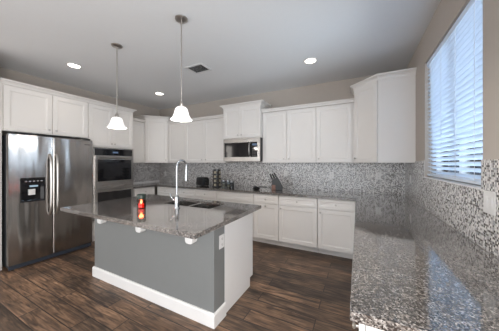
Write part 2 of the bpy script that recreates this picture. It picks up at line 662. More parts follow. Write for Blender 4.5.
for f in (.12, .37, .63, .88):
    y = WY0 + (WY1 - WY0) * f
    mb = MB()
    for dx in (-.0275, .0275):
        mb.box(bx + dx - .0009, bx + dx + .0009, y - .0014, y + .0014, WZ0 + .03, WZ1 - .05)
    mb.build('ladder_cord', 'plate', bl)

# ------------------------------------------------------------------ cabinets
def knob(T, u, z, parent):
    mb = MB(T)
    mb.lathe((u, 0, z), [(.0, .0), (.007, -.0), (.006, -.012), (.013, -.016), (.0145, -.022), (.011, -.027), (0, -.028)], 12, 'y')
    return mb.build('knob', 'knob', parent, smooth=True)

def shaker(T, u0, u1, z0, z1, parent, name='door', kn=None, slim=False):
    st = .036 if slim else .058
    mb = MB(T)
    th = .019
    # frame ring with a small step down to the recessed panel
    def ring(a, n):
        return [mb.v(p) for p in ((u0 + a, n, z0 + a), (u1 - a, n, z0 + a), (u1 - a, n, z1 - a), (u0 + a, n, z1 - a))]
    levels = [(0, th), (0, .002), (.002, 0), (st, 0), (st + .004, .004), (st + .010, .005), (st + .012, .0095)]
    rings = [ring(*lv) for lv in levels]
    for A, B in zip(rings, rings[1:]):
        for i in range(4):
            j = (i + 1) % 4
            mb.bm.faces.new((A[i], A[j], B[j], B[i]))
    mb.bm.faces.new(rings[-1])
    mb.bm.faces.new(rings[0][::-1])
    d = mb.build(name, 'cab', parent)
    if kn:
        knob(T, kn[0], kn[1], d)
    return d

G = .002
CROWN = lambda z0, z1, o: [(.001, z0), (.012, z0), (.014, z0 + .25 * (z1 - z0)), (.5 * o, z0 + .55 * (z1 - z0)), (o * .92, z1 - .25 * (z1 - z0)), (o, z1 - .2 * (z1 - z0)), (o, z1), (.001, z1)]

def cabinet(name, label, cat, T, w, depth, z0, z1, doors, toe=None, group=None, top=None):
    base = T @ Vector((w / 2, depth / 2, 0))
    t = thing(name, label, cat, (base.x, base.y, 0 if toe is not None else z0), group)
    mb = MB(T)
    if toe is not None:
        mb.box(G, w - G, .021, depth, toe, z1)
        mb.build('body', 'cab', t)
        MB(T).box(G, w - G, .085, depth - .02, .001, toe).build('toe_kick', 'cab', t)
    else:
        mb.box(G, w - G, .021, depth, z0, z1).build('body', 'cab', t)
    for d in doors:
        nm, u0, u1, a, b, kn = d
        shaker(T, u0, u1, a, b, t, nm, kn, slim=(b - a) < .25)
    return t

UB, UT = 1.41, 2.335        # bottom and door top of the ordinary wall cabinets
YU = 3.67
def TB(x, y=YU):            # frame of a unit facing the room from the back wall
    return frame((x, y, 0), (1, 0), (0, 1))
def TL(y, x):               # frame of a unit on the left wall
    return frame((x, y, 0), (0, 1), (-1, 0))

def upper(label, x0, x1, seams, knobs, group='white wall cabinets on the back wall'):
    ds = []
    for (a, b), k in zip(seams, knobs):
        ds.append(('door', a - x0 + G, b - x0 - G, UB + .004, UT, k and (k - x0, 1.478)))
    return cabinet('wall_cabinet', label, 'cabinet', TB(x0), x1 - x0, YB - YU - .01, UB, UT + .012, ds, group=group)

upper('single door white wall cabinet beside the left corner cabinet', -4.083, -3.541, [(-4.083, -3.541)], [-3.61])
upper('two door white wall cabinet left of the microwave', -3.539, -2.426, [(-3.539, -2.99), (-2.99, -2.426)], [-3.045, -2.935])
upper('two door white wall cabinet right of the microwave', -1.604, -.631, [(-1.604, -1.14), (-1.14, -.631)], [-1.185, -1.095])
upper('single door white wall cabinet beside the right corner cabinet', -.629, -.056, [(-.629, -.088)], [-.585])
crl = MB().sweep([(-4.08, YU), (-2.428, YU)], CROWN(UT + .014, 2.40, .05)).build('crown_molding', 'cab')
tag(crl, 'crown molding over the low cabinets left of the microwave', 'molding', 'crown moldings')
crl = MB().sweep([(-1.602, YU), (-.055, YU)], CROWN(UT + .014, 2.40, .05)).build('crown_molding', 'cab')
tag(crl, 'crown molding over the low cabinets right of the microwave', 'molding', 'crown moldings')

# raised cabinet over the microwave
MX0, MX1, YM = -2.424, -1.606, 3.575
mc = cabinet('wall_cabinet', 'raised short white cabinet directly above the microwave', 'cabinet', TB(MX0, YM), MX1 - MX0, YB - YM - .01, 1.885, 2.49,
             [('door', G, .384 - G, 1.892, 2.475, (.345, 1.945)), ('door', .384 + G, MX1 - MX0 - G, 1.892, 2.475, (.425, 1.945))], group='white wall cabinets on the back wall')
MB().sweep([(MX0 + G, YB - .01), (MX0 + G, YM + .02), (MX1 - G, YM + .02), (MX1 - G, YB - .01)], CROWN(2.485, 2.555, .062)).build('crown', 'cab', mc)

# diagonal corner cabinets
def corner_cabinet(label, pts, door_a, door_b, ztop, crown_path, crown_top, kn_right):
    cx = sum(p[0] for p in pts) / len(pts)
    cy = sum(p[1] for p in pts) / len(pts)
    t = thing('corner_wall_cabinet', label, 'cabinet', (cx, cy, UB), 'diagonal corner cabinets')
    MB().prism(pts, UB, ztop + .015).build('body', 'cab', t)
    a, b = Vector(door_a), Vector(door_b)
    u = (b - a).normalized()
    n = Vector((-u.y, u.x))
    w = (b - a).length
    o = a - n * .021
    T = frame((o.x, o.y, 0), (u.x, u.y), (n.x, n.y))
    shaker(T, .012, w - .012, UB + .004, ztop, t, 'door', ((w - .045) if kn_right else .045, 1.478))
    MB().sweep(crown_path, CROWN(ztop + .003, crown_top, .06)).build('crown', 'cab', t)
    return t
corner_cabinet('tall diagonal white corner cabinet in the left corner of the kitchen',
               [(-4.441, 3.316), (-4.087, 3.67), (-4.087, YB - .01), (XL + .01, YB - .01), (XL + .01, 3.316)],
               (-4.441, 3.316), (-4.087, 3.67), 2.435,
               [(XL + .01, 3.316), (-4.441, 3.316), (-4.087, 3.67), (-4.087, YB - .01)], 2.51, True)
corner_cabinet('tallest diagonal white corner cabinet beside the window, wide plain side',
               [(-.052, 3.67), (.246, 3.367), (XR - .002, 3.367), (XR - .002, YB - .01), (-.052, YB - .01)],
               (-.052, 3.67), (.246, 3.367), 2.52,
               [(-.052, YB - .01), (-.052, 3.67), (.246, 3.367), (XR - .002, 3.367)], 2.60, False)

# narrow wall cabinet on the left wall
t = cabinet('wall_cabinet', 'narrow white wall cabinet between oven tower and left corner cabinet', 'cabinet', TL(2.83, -4.441), .482, .34, UB, UT + .012,
            [('door', .004, .478, UB + .004, UT, None)])
MB().sweep([(-4.441, 2.836), (-4.441, 3.308)], CROWN(UT + .014, 2.40, .05)).build('crown', 'cab', t)

# tall run on the left wall: panel, cabinet over the fridge, oven tower
XT = -4.155
pn = MB().box(XL + .01, XT - .002, .982, 1.002, .002, 2.45).build('refrigerator_end_panel', 'cab')
tag(pn, 'tall white end panel standing left of the refrigerator', 'panel')
fc = cabinet('wall_cabinet', 'two door white cabinet above the stainless refrigerator', 'cabinet', TL(1.004, XT), .996, .62, 1.835, 2.45,
             [('door', .012, .513, 1.842, 2.438, (.475, 1.90)), ('door', .519, .992, 1.842, 2.438, (.557, 1.90))])
ot = thing('oven_tower', 'tall white cabinet tower housing the double oven', 'cabinet', (XT - .31, 2.41, 0))
To = TL(2.003, XT)
mb = MB(To)
mb.box(.002, .04, .021, .63, .10, 2.45).box(.783, .821, .021, .63, .10, 2.45)
mb.box(.04, .783, .021, .63, 1.692, 2.45).box(.04, .783, .021, .63, .10, .375).box(.04, .783, .60, .63, .375, 1.692)
mb.build('body', 'cab', ot)
MB(To).box(.004, .82, .085, .61, .001, .10).build('toe_kick', 'cab', ot)
shaker(To, .006, .412, 1.72, 2.438, ot, 'door', (.385, 1.765))
shaker(To, .416, .819, 1.72, 2.438, ot, 'door', (.443, 1.765))
shaker(To, .006, .819, .115, .36, ot, 'drawer', (.41, .24))
cr = MB().sweep([(XT - .02, .985), (XT - .02, 2.824), (XL + .01, 2.824)], CROWN(2.452, 2.512, .06)).build('crown_molding', 'cab')
tag(cr, 'long crown molding above the refrigerator and oven tower', 'molding', 'crown moldings')

# base cabinets
YBB, ZB = 3.37, .872
def base(label, x0, x1, kind, last=False):
    w = x1 - x0
    m = w / 2
    ds = []
    if kind == 'door_left_knob':
        ds = [('drawer', .004, w - .004, .712, .856, (m, .785)), ('door', .004, w - .004, .103, .702, (.045, .655))]
    elif kind == 'pull_out':
        ds = [('drawer', .004, w - .004, .712, .856, (m, .785)), ('door', .004, w - .004, .103, .702, (m, .668))]
    elif kind == 'blank':
        ds = [('drawer', .004, w - .004, .712, .856, None), ('door', .004, m - .003, .103, .702, (m - .045, .655)), ('door', m + .003, w - .004, .103, .702, (m + .045, .655))]
    elif kind == 'two_doors':
        ds = [('drawer', .004, w - .004, .712, .856, (m, .785)), ('door', .004, w - .004, .103, .702, (w - .045, .655))]
    return cabinet('base_cabinet', label, 'cabinet', TB(x0, YBB), w, .62, 0, ZB, ds, toe=.098, group='white base cabinets along the back wall')
base('white base cabinet in the left back corner', -4.10, -3.541, 'two_doors')
base('white base cabinet with one knobbed drawer behind the faucet', -3.539, -2.993, 'two_doors')
base('white base cabinet under the black toaster', -2.991, -2.445, 'two_doors')
base('wide white base cabinet below the microwave, blank top front', -2.443, -1.644, 'blank')
base('narrow white base cabinet with two knobs in line, left of knife block', -1.642, -1.185, 'pull_out')
base('widest single door white base cabinet below the knife block', -1.183, -.559, 'door_left_knob')
base('white base cabinet beside the long right counter', -.557, -.036, 'door_left_knob')
cabinet('base_cabinet', 'white base cabinet between oven tower and left corner', 'cabinet', TL(2.835, -4.125), .50, .62, 0, ZB,
        [('drawer', .004, .496, .712, .856, (.25, .785)), ('door', .004, .496, .103, .702, (.45, .655))], toe=.098)
# run under the long right counter, doors face the kitchen aisle
def TR(y):
    return frame((.002, y, 0), (0, -1), (1, 0))
names = ['white base cabinet under the right counter, touching the back corner', 'white base cabinet under the right counter, second from the back corner',
         'white base cabinet under the right counter, third from the back corner', 'white base cabinet at the near end of the right counter']
yr = [3.325, 2.70, 2.08, 1.45, .825]
for i in range(4):
    w = yr[i] - yr[i + 1] - .004
    cabinet('base_cabinet', names[i], 'cabinet', TR(yr[i] - .002), w, XR - .012, 0, ZB,
            [('drawer', .004, w - .004, .712, .856, (w / 2, .785)), ('door', .004, w / 2 - .003, .103, .702, (w / 2 - .04, .655)), ('door', w / 2 + .003, w - .004, .103, .702, (w / 2 + .04, .655))],
            toe=.098, group='white base cabinets along the right wall')

# countertops
ct = MB().prism([(XL + .024, 2.832), (-4.09, 2.832), (-4.09, 3.335), (-.026, 3.335), (-.026, .793), (XR - .009, .793), (XR - .009, YB - .009), (XL + .024, YB - .009)],
                .874, .914, 'z', .004).build('perimeter_countertop', 'granite')
tag(ct, 'long speckled granite countertop running along the back and right walls', 'countertop')

# ------------------------------------------------------------------ island
isl = thing('kitchen_island', 'grey and white kitchen island with granite top in the middle of the floor', 'island', (-2.02, 1.7, 0))
IX0, IX1 = -2.928, -1.10
MB().box(IX0, IX1, 1.48, 1.648, .002, .873, .006).build('back_panel', 'pony', isl, label='grey painted back and end of the island')
mb = MB()
mb.sweep([(IX0, 1.648), (IX0, 1.48), (IX1, 1.48), (IX1, 1.648)][::1], [(.0005, .001), (.016, .001), (.016, .105), (.010, .120), (.0005, .122)])
mb.build('baseboard', 'trimw', isl, label='white baseboard round the grey back')
MB().prism([(1.650, .001), (2.165, .001), (2.165, .10), (2.235, .10), (2.235, .873), (1.650, .873)], IX1 - .018, IX1 - .002, 'x').build('end_panel', 'trimw', isl, label='white end panel')
cbm = MB().box(IX0 + .002, IX1 - .02, 1.650, 2.215, .10, .66)
cbm.box(IX0 + .002, -2.17, 1.650, 2.215, .66, .873).box(-1.37, IX1 - .02, 1.650, 2.215, .66, .873)
cbm.box(-2.17, -1.37, 1.650, 1.78, .66, .873).box(-2.17, -1.37, 2.18, 2.215, .66, .873)
cbm.build('body', 'cab', isl)
MB().box(IX0 + .02, IX1 - .03, 1.7, 2.14, .001, .10).build('toe_kick', 'cab', isl)
Ti = frame((IX1 - .02, 2.236, 0), (-1, 0), (0, -1))
for a, b in ((.004, .45), (.456, .90), (.906, 1.35), (1.356, 1.80)):
    shaker(Ti, a, b, .712, .856, isl, 'drawer', ((a + b) / 2, .785), True)
    shaker(Ti, a, b, .103, .702, isl, 'door', (b - .045, .655))
# top with the sink cut-out, built as one ring of granite
SX0, SX1, SY0, SY1 = -2.125, -1.42, 1.835, 2.150
TX0, TX1, TY0, TY1 = -2.935, -1.008, 1.14, 2.272
mb = MB()
def ringv(x0, x1, y0, y1, z):
    return [mb.v(p) for p in ((x0, y0, z), (x1, y0, z), (x1, y1, z), (x0, y1, z))]
R_ = [ringv(SX0, SX1, SY0, SY1, .874), ringv(TX0 + .004, TX1 - .004, TY0 + .004, TY1 - .004, .874), ringv(TX0, TX1, TY0, TY1, .878), ringv(TX0, TX1, TY0, TY1, .910),
      ringv(TX0 + .004, TX1 - .004, TY0 + .004, TY1 - .004, .914), ringv(SX0, SX1, SY0, SY1, .914)]
for A, B in zip(R_, R_[1:] + R_[:1]):
    for i in range(4):
        j = (i + 1) % 4
        mb.bm.faces.new((A[i], A[j], B[j], B[i]))
mb.build('countertop', 'granite', isl, label='speckled granite island top')
# curved corbels under the overhang
for cx in (-2.705, -2.005, -1.325):
    pts = [(cx - .043, .872), (cx - .043, .725)] + [(cx - .028 * math.cos(PI * k / 8) - .015 * (1 if k < 4 else -1 if k > 4 else 0), .725 - .030 * math.sin(PI * k / 8)) for k in range(1, 8)] + [(cx + .043, .725), (cx + .043, .872)]
    MB().prism(pts, 1.415, 1.4795, 'y', .003).build('corbel', 'trimw', isl)
# outlet plate on the end of the grey panel
def outlet(T, parent_label, cat='outlet', w=.072, h=.115, kind='duplex', group='white wall plates'):
    c = T @ Vector((0, 0, 0))
    t = thing('outlet_plate' if kind == 'duplex' else 'switch_plate', parent_label, cat, c, group)
    MB(T).box(-w / 2, w / 2, -.006, -.0008, -h / 2, h / 2, .002).build('cover_plate', 'plate', t)
    if kind == 'duplex':
        for s in (-1, 1):
            r = MB(T).box(-.017, .017, -.0085, -.006, s * .026 - .015, s * .026 + .015, .001).build('receptacle', 'plate', t)
            MB(T).box(-.008, -.005, -.0092, -.0086, s * .026 - .004, s * .026 + .008).box(.005, .008, -.0092, -.0086, s * .026 - .004, s * .026 + .008).box(-.003, .003, -.0092, -.0086, s * .026 - .012, s * .026 - .007).build('slots', 'slot', r)
    else:
        k = max(1, round(w / .06))
        for i in range(k):
            u = (i - (k - 1) / 2) * .046
            MB(T).box(u - .016, u + .016, -.0105, -.006, -.032, .032, .002).build('rocker', 'plate', t)
    return t
def at(x, y, z, u, n):
    T = frame((x, y, z), u, n)
    return T
outlet(at(IX1 + .0005, 1.593, .70, (0, 1), (-1, 0)), 'white outlet plate on the grey end of the island', w=.078, h=.12)
outlet(at(-1.257, YB - .008, 1.2, (1, 0), (0, 1)), 'white outlet on the backsplash right above the knife block')
outlet(at(-.422, YB - .008, 1.19, (1, 0), (0, 1)), 'white outlet on the backsplash under the wide single door cabinet')
outlet(at(.287, YB - .008, 1.195, (1, 0), (0, 1)), 'white outlet on the backsplash under the right corner cabinet')
outlet(at(-4.56, YB - .008, 1.12, (1, 0), (0, 1)), 'white outlet on the backsplash in the left corner')
outlet(at(XR - .008, 3.603, 1.185, (0, -1), (1, 0)), 'white switch on the right tiled wall near the back corner', 'switch', kind='rocker')
outlet(at(XR - .008, 1.635, 1.19, (0, -1), (1, 0)), 'wide white double switch on the tile right of the window', 'switch', w=.116, h=.125, kind='rocker')

# ------------------------------------------------------------------ sink and faucet
sk = thing('kitchen_sink', 'stainless double bowl sink set in the island top', 'sink', ((SX0 + SX1) / 2, (SY0 + SY1) / 2, .70))
def bowl(x0, x1, y0, y1, nm):
    mb = MB()
    zt, zb, w = .9, .70, .004
    def rg(a, z):
        return [mb.v(p) for p in ((x0 + a, y0 + a, z), (x1 - a, y0 + a, z), (x1 - a, y1 - a, z), (x0 + a, y1 - a, z))]
    R = [rg(0, zt), rg(w, zt), rg(w + .004, zb + .03), rg(w + .03, zb + w), ]
    Ro = [rg(.026, zb), rg(0, zb + .028)]
    seq = R
    for A, B in zip(seq, seq[1:]):
        for i in range(4):
            j = (i + 1) % 4
            mb.bm.faces.new((A[i], A[j], B[j], B[i]))
    mb.bm.faces.new(R[-1])
    for A, B in zip([R[0], Ro[1]], [Ro[1], Ro[0]]):
        for i in range(4):
            j = (i + 1) % 4
            mb.bm.faces.new((A[i], B[i], B[j], A[j]))
    mb.bm.faces.new(Ro[0][::-1])
    b = mb.build(nm, 'sinksteel', sk)
    cx, cy = (x0 + x1) / 2, (y0 + y1) / 2
    MB().lathe((cx, cy, zb + w), [(0, .003), (.028, .003), (.042, .001), (.042, .0)], 20).build('drain', 'chrome', b, True)
midx = (SX0 + SX1) / 2
bowl(SX0 + .002, midx - .012, SY0 + .002, SY1 - .002, 'bowl')
bowl(midx + .012, SX1 - .002, SY0 + .002, SY1 - .002, 'bowl')
MB().box(midx - .012, midx + .012, SY0 + .002, SY1 - .002, .893, .9, .002).build('divider', 'sinksteel', sk)

fx, fy = -1.757, 1.70
fa = thing('kitchen_faucet', 'tall chrome gooseneck pull-down faucet beside the island sink', 'faucet', (fx, fy, .914))
MB().lathe((fx, fy, .9145), [(.034, 0), (.034, .006), (.026, .012), (.024, .05), (.023, .12), (.019, .135), (.015, .14)], 20).build('base', 'chrome', fa, True)
pts = [(fx, fy, 1.05), (fx, fy, 1.2), (fx, fy, 1.37)]
R0 = .06
dxn, dyn = .20, .98
for k in range(1, 13):
    a = PI * k / 12
    o = R0 * (1 - math.cos(a))
    pts.append((fx + o * dxn, fy + o * dyn, 1.375 + R0 * math.sin(a)))
ex, ey = fx + 2 * R0 * dxn, fy + 2 * R0 * dyn
pts.append((ex, ey, 1.34))
MB().tube(pts, .0105, 12).build('gooseneck', 'chrome', fa, True)
MB().lathe((ex, ey, 1.20), [(.012, 0), (.017, .004), (.018, .05), (.015, .09), (.013, .14)], 16).build('spray_head', 'chrome', fa, True)
mb = MB()
mb.tube([(fx - .02, fy, 1.0), (fx - .045, fy, 1.0)], .014, 10)
mb.tube([(fx - .045, fy, 1.0), (fx - .075, fy - .005, 1.03), (fx - .095, fy - .01, 1.075)], [.009, .007, .006], 10)
mb.build('lever_handle', 'chrome', fa, True)

# candle jar on the island
cx, cy = -2.117, 1.535
cd = thing('candle_jar', 'lit red glass candle jar standing on the island top', 'candle', (cx, cy, .9145))
MB().lathe((cx, cy, .9145), [(.040, 0), (.045, .004), (.045, .10), (.042, .104), (.042, .098), (.0415, .006), (0, .006)], 24).build('jar', 'redglass', cd, True)
MB().lathe((cx, cy, .9215), [(.040, 0), (.040, .034), (0, .034)], 24).build('wax', 'redwax', cd, True, label='glowing red wax')
MB().lathe((cx, cy, .957), [(.0, 0), (.010, .012), (.012, .024), (.007, .042), (0, .060)], 12).build('flame', 'flame', cd, True, label='bright yellow flame')
MB().lathe((cx, cy, 1.0146), [(.0455, 0), (.0465, .004), (.0465, .044), (.043, .05), (.038, .05), (.037, .001)], 24).build('rim_collar', 'lid', cd, True, label='dark green upper collar')
ld = bpy.data.lights.new('candle_glow', 'POINT')
ld.energy = .5
ld.color = (1, .45, .2)
ld.shadow_soft_size = .02
lo = bpy.data.objects.new('candle_glow', ld)
lo.location = (0, 0, .09)
COL.objects.link(lo)
lo.parent = cd

# ------------------------------------------------------------------ refrigerator
FX, FY0, FY1, FS = -3.99, 1.018, 1.988, 1.463
rf = thing('refrigerator', 'stainless side by side refrigerator with a black water dispenser', 'refrigerator', (-4.38, 1.5, 0))
MB().box(-4.76, FX - .075, FY0 + .012, FY1 - .004, .03, 1.775, .005).build('body', 'darkgrey', rf)
# freezer door with a real recess for the dispenser
DY0, DY1, DZ0, DZ1 = 1.123, 1.376, .875, 1.205
def door_plate(y0, y1, z0, z1, hole, nm, lab):
    mb = MB()
    if hole:
        mb.box(FX - .07, FX, y0, y1, z0, hole[2]).box(FX - .07, FX, y0, y1, hole[3], z1)
        mb.box(FX - .07, FX, y0, hole[0], hole[2], hole[3]).box(FX - .07, FX, hole[1], y1, hole[2], hole[3])
        bmesh.ops.remove_doubles(mb.bm, verts=mb.bm.verts[:], dist=1e-5)
    else:
        mb.box(FX - .07, FX, y0, y1, z0, z1, .012)
    return mb.build(nm, 'steel', rf, label=lab)
fd = door_plate(FY0, FS - .003, .075, 1.785, (DY0, DY1, DZ0, DZ1), 'door', 'narrow freezer door with the dispenser')
rd = door_plate(FS + .003, FY1, .075, 1.785, None, 'door', 'wide right refrigerator door')
ds = thing('dispenser', '', '', (0, 0, 0))
bpy.data.objects.remove(ds)
dp = MB().box(FX - .068, FX - .055, DY0, DY1, DZ0, DZ1).box(FX - .055, FX + .003, DY0, DY0 + .012, DZ0, DZ1).box(FX - .055, FX + .003, DY1 - .012, DY1, DZ0, DZ1)
dp.box(FX - .055, FX + .003, DY0 + .012, DY1 - .012, 1.075, DZ1).box(FX - .055, FX + .006, DY0 + .012, DY1 - .012, DZ0, DZ0 + .018)
dp = dp.build('dispenser', 'blackglass', fd, label='black ice and water dispenser')
MB().box(FX + .003, FX + .005, 1.215, 1.30, 1.078, 1.10).build('display', 'display', fd, label='small pale display')
MB().box(FX - .054, FX - .030, 1.215, 1.285, .965, 1.045, .004).build('paddle', 'plate', fd, label='pale dispenser paddle')
mb = MB()
for k in range(5):
    y = DY0 + .045 + k * .04
    mb.box(FX + .003, FX + .0042, y, y + .022, 1.15, 1.162)
mb.build('buttons', 'knob', fd)
for dr, y, sgn in ((fd, FS - .036, -1), (rd, FS + .036, 1)):
    pts = []
    for k in range(13):
        s = k / 12
        pts.append((FX + .004 + .055 * math.sin(PI * min(1, max(0, s * 1.0))) ** .16 if 0 < k < 12 else FX - .002, y, .655 + .88 * s))
    MB().tube(pts, .0155, 10).build('handle', 'knob', dr, True)
MB().box(FX - .072, FX - .02, FY0 + .01, FY1 - .01, .012, .068, .004).build('bottom_grille', 'rubber', rf)
for y in (FY0 + .05, FY1 - .05):
    MB().lathe((FX - .05, y, .001), [(.018, 0), (.018, .012)], 12).build('foot', 'black', rf)
for y in (FY0 + .05, FY1 - .06):
    MB().box(FX - .12, FX - .012, y - .035, y + .035, 1.787, 1.805, .004).build('hinge_cover', 'black', rf)
MB().box(FX, FX + .0015, 1.87, 1.945, 1.70, 1.712).build('badge', 'darkgrey', rd)

# ------------------------------------------------------------------ double oven in the tower
OX, OY0, OY1 = -4.135, 2.062, 2.818
ov = thing('double_oven', 'stainless double wall oven with black glass doors', 'oven', (-4.44, 2.44, .38))
MB().box(-4.70, XT - .024, OY0 + .02, 2.784, .378, 1.688).build('body', 'darkgrey', ov)
MB().box(XT + .001, OX, OY0, OY1, .385, 1.685, .003).build('trim_frame', 'steelh', ov)
cp = MB().box(OX, OX + .008, OY0 + .03, OY1 - .03, 1.545, 1.668, .002).build('control_panel', 'blackglass', ov)
MB().box(OX + .008, OX + .009, 2.40, 2.50, 1.59, 1.62).build('clock_display', 'clock', cp)
def oven_door(z0, z1):
    y0, y1 = OY0 + .028, OY1 - .028
    wy0, wy1, wz0, wz1 = y0 + .035, y1 - .035, z0 + .11, z1 - .065
    mb = MB()
    mb.box(OX, OX + .03, y0, y1, z0, wz0).box(OX, OX + .03, y0, y1, wz1, z1).box(OX, OX + .03, y0, wy0, wz0, wz1).box(OX, OX + .03, wy1, y1, wz0, wz1)
    d = mb.build('oven_door', 'steelh', ov)
    MB().box(OX + .004, OX + .028, wy0, wy1, wz0, wz1).build('window', 'blackglass', d)
    h = MB()
    h.tube([(OX + .068, y0 + .03, z1 - .028), (OX + .068, y1 - .03, z1 - .028)], .013, 12)
    for y in (y0 + .07, y1 - .07):
        h.tube([(OX + .028, y, z1 - .028), (OX + .066, y, z1 - .028)], .009, 8)
    h.build('handle', 'steelh', d, True)
oven_door(.965, 1.535)
oven_door(.395, .945)

# ------------------------------------------------------------------ microwave
YMW = 3.56
mw = thing('microwave', 'stainless over the range microwave under the raised cabinet', 'microwave', (-2.015, 3.78, 1.435))
Tm = TB(-2.41, YMW)
MB(Tm).box(.002, .80, .03, .44, 1.438, 1.878, .003).build('body', 'darkgrey', mw)
mb = MB(Tm)
mb.box(.002, .80, 0, .03, 1.80, 1.878).box(.002, .80, 0, .03, 1.438, 1.52).box(.002, .022, 0, .03, 1.52, 1.80).box(.75, .80, 0, .03, 1.52, 1.80)
mb.build('front_frame', 'steelh', mw)
MB(Tm).box(.022, .60, .003, .03, 1.52, 1.80).build('door_glass', 'blackglass', mw)
cpn = MB(Tm).box(.604, .75, .003, .03, 1.52, 1.80).build('control_panel', 'blackglass', mw)
mb = MB(Tm)
for r in range(4):
    for c in range(3):
        mb.box(.645 + c * .032, .663 + c * .032, .0015, .003, 1.545 + r * .04, 1.558 + r * .04)
mb.build('buttons', 'slot', cpn)
MB(Tm).box(.645, .735, .0015, .003, 1.735, 1.77).build('display', 'clock', cpn)
mb = MB(Tm)
mb.tube([(.60, .002, 1.53), (.60, -.030, 1.55), (.60, -.042, 1.62), (.60, -.045, 1.66), (.60, -.042, 1.70), (.60, -.030, 1.77), (.60, .002, 1.79)], .013, 10)
mb.build('handle', 'steelh', mw, True)
mb = MB(Tm)
for k in range(9):
    mb.box(.10 + k * .07, .15 + k * .07, .08, .30, 1.4345, 1.438)
mb.build('grease_filter', 'darkgrey', mw)

# ------------------------------------------------------------------ things on the back counter
ZC = .9145
# toaster, turned a little
tx, ty, ta = -3.02, 3.66, math.radians(-24)
T = frame((tx, ty, 0), (math.cos(ta), math.sin(ta)), (-math.sin(ta), math.cos(ta)))
to = thing('toaster', 'black toaster on the back counter left of the spice rack', 'toaster', (tx, ty, ZC))
pts = [(-.085, ZC + .012), (.085, ZC + .012), (.088, ZC + .10), (.078, ZC + .165), (.055, ZC + .185), (-.055, ZC + .185), (-.078, ZC + .165), (-.088, ZC + .10)]
MB(T).prism(pts, -.14, .14, 'x', .008).build('body', 'black', to, True)
MB(T).box(-.11, .11, -.05, -.02, ZC + .1852, ZC + .188).box(-.11, .11, .02, .05, ZC + .1852, ZC + .188).build('slots', 'darkgrey', to)
MB(T).box(.1405, .146, -.012, .012, ZC + .03, ZC + .15, .002).build('lever_track', 'chrome', to)
MB(T).box(.146, .165, -.025, .025, ZC + .12, ZC + .135, .003).build('lever', 'black', to)
MB(T).lathe((.1405, .045, ZC + .06), [(.016, 0), (.014, .012), (0, .012)], 14, 'x').build('dial', 'chrome', to, True)
for u in (-.11, .11):
    for n in (-.065, .065):
        MB(T).lathe((u, n, ZC), [(.01, 0), (.01, .012)], 8).build('foot', 'black', to)

# revolving spice tower with jars
sx, sy = -2.60, 3.60
sr = thing('spice_rack', 'tall black revolving spice rack on the back counter', 'spice rack', (sx, sy, ZC))
MB().lathe((sx, sy, ZC), [(.088, 0), (.09, .006), (.085, .012), (0, .012)], 28).build('base', 'black', sr, True)
MB().lathe((sx, sy, ZC + .012), [(.016, 0), (.016, .338), (0, .338)], 14).build('post', 'chrome', sr, True)
NT = 4
for k in range(NT):
    z = ZC + .014 + k * .085
    MB().lathe((sx, sy, z), [(.017, 0), (.088, 0), (.088, .006), (.017, .006)], 28).build('tier', 'black', sr, True)
MB().lathe((sx, sy, ZC + .351), [(0, 0), (.085, 0), (.085, .008), (.02, .014), (0, .014)], 28).build('top_plate', 'black', sr, True)
protos = {}
for k in range(NT):
    for j in range(6):
        a = 2 * PI * j / 6 + .5
        p = (sx + .058 * math.cos(a), sy + .058 * math.sin(a), ZC + .0205 + k * .085)
        kind = j % 2
        if kind not in protos:
            lab = ('small spice jar of pale spice with a black lid in the revolving rack', 'small spice jar of dark spice with a black lid in the revolving rack')[kind]
            q = thing('spice_jar', lab, 'jar', (0, 0, 0), ('pale spice jars in the rack', 'dark spice jars in the rack')[kind])
            MB().lathe((0, 0, 0), [(.022, 0), (.024, .003), (.024, .042), (.019, .048), (0, .048)], 14).build('glass', ('spice', 'spicedark')[kind], q, True)
            MB().lathe((0, 0, .0485), [(.021, 0), (.021, .022), (.018, .0245), (0, .0245)], 14).build('lid', 'black', q, True)
            q.location = p
            protos[kind] = q
        else:
            q = protos[kind]
            r = q.copy()
            COL.objects.link(r)
            r.location = p
            for ch in q.children:
                c = ch.copy()
                COL.objects.link(c)
                c.parent = r

# three clear canisters beside the rack
for (x, y, h, fill, lab) in ((-2.43, 3.60, .125, .07, 'clear glass canister right beside the spice rack'), (-2.335, 3.63, .125, .05, 'clear glass canister in the middle of the three'),
                             (-2.235, 3.60, .115, .09, 'clear glass canister farthest right of the spice rack')):
    t = thing('glass_canister', lab, 'canister', (x, y, ZC), 'glass canisters on the back counter')
    MB().lathe((x, y, ZC), [(.040, 0), (.043, .004), (.043, h), (.040, h), (.040, .006), (0, .006)], 22).build('jar', 'jarglass', t, True)
    MB().lathe((x, y, ZC + .007), [(.037, 0), (.037, fill), (0, fill)], 22).build('contents', 'spice' if fill != .09 else 'darkgrey', t, True)
    MB().lathe((x, y, ZC + h + .0005), [(.044, 0), (.044, .014), (.04, .017), (0, .017)], 22).build('lid', 'chrome', t, True)

# black spoon rest with a long thin utensil
ux, uy = -1.665, 3.53
sp = thing('spoon_rest', 'small black spoon rest on the counter below the microwave', 'spoon rest', (ux, uy, ZC))
MB().lathe((ux, uy, ZC), [(.045, 0), (.066, .016), (.070, .032), (.066, .032), (.045, .008), (0, .006)], 24).build('dish', 'black', sp, True)
us = thing('serving_spoon', 'black long handled spoon lying in the spoon rest', 'spoon', (ux, uy, ZC + .03))
mb = MB()
mb.tube([(ux - .005, uy, ZC + .045), (ux + .07, uy + .05, ZC + .052), (ux + .16, uy + .11, ZC + .045)], [.010, .007, .008], 8)
mb.build('handle', 'black', us, True)
MB().lathe((ux - .02, uy - .01, ZC + .026), [(0, 0), (.025, .004), (.036, .018), (.034, .034), (.012, .042), (0, .043)], 16).build('spoon_head', 'black', us, True)

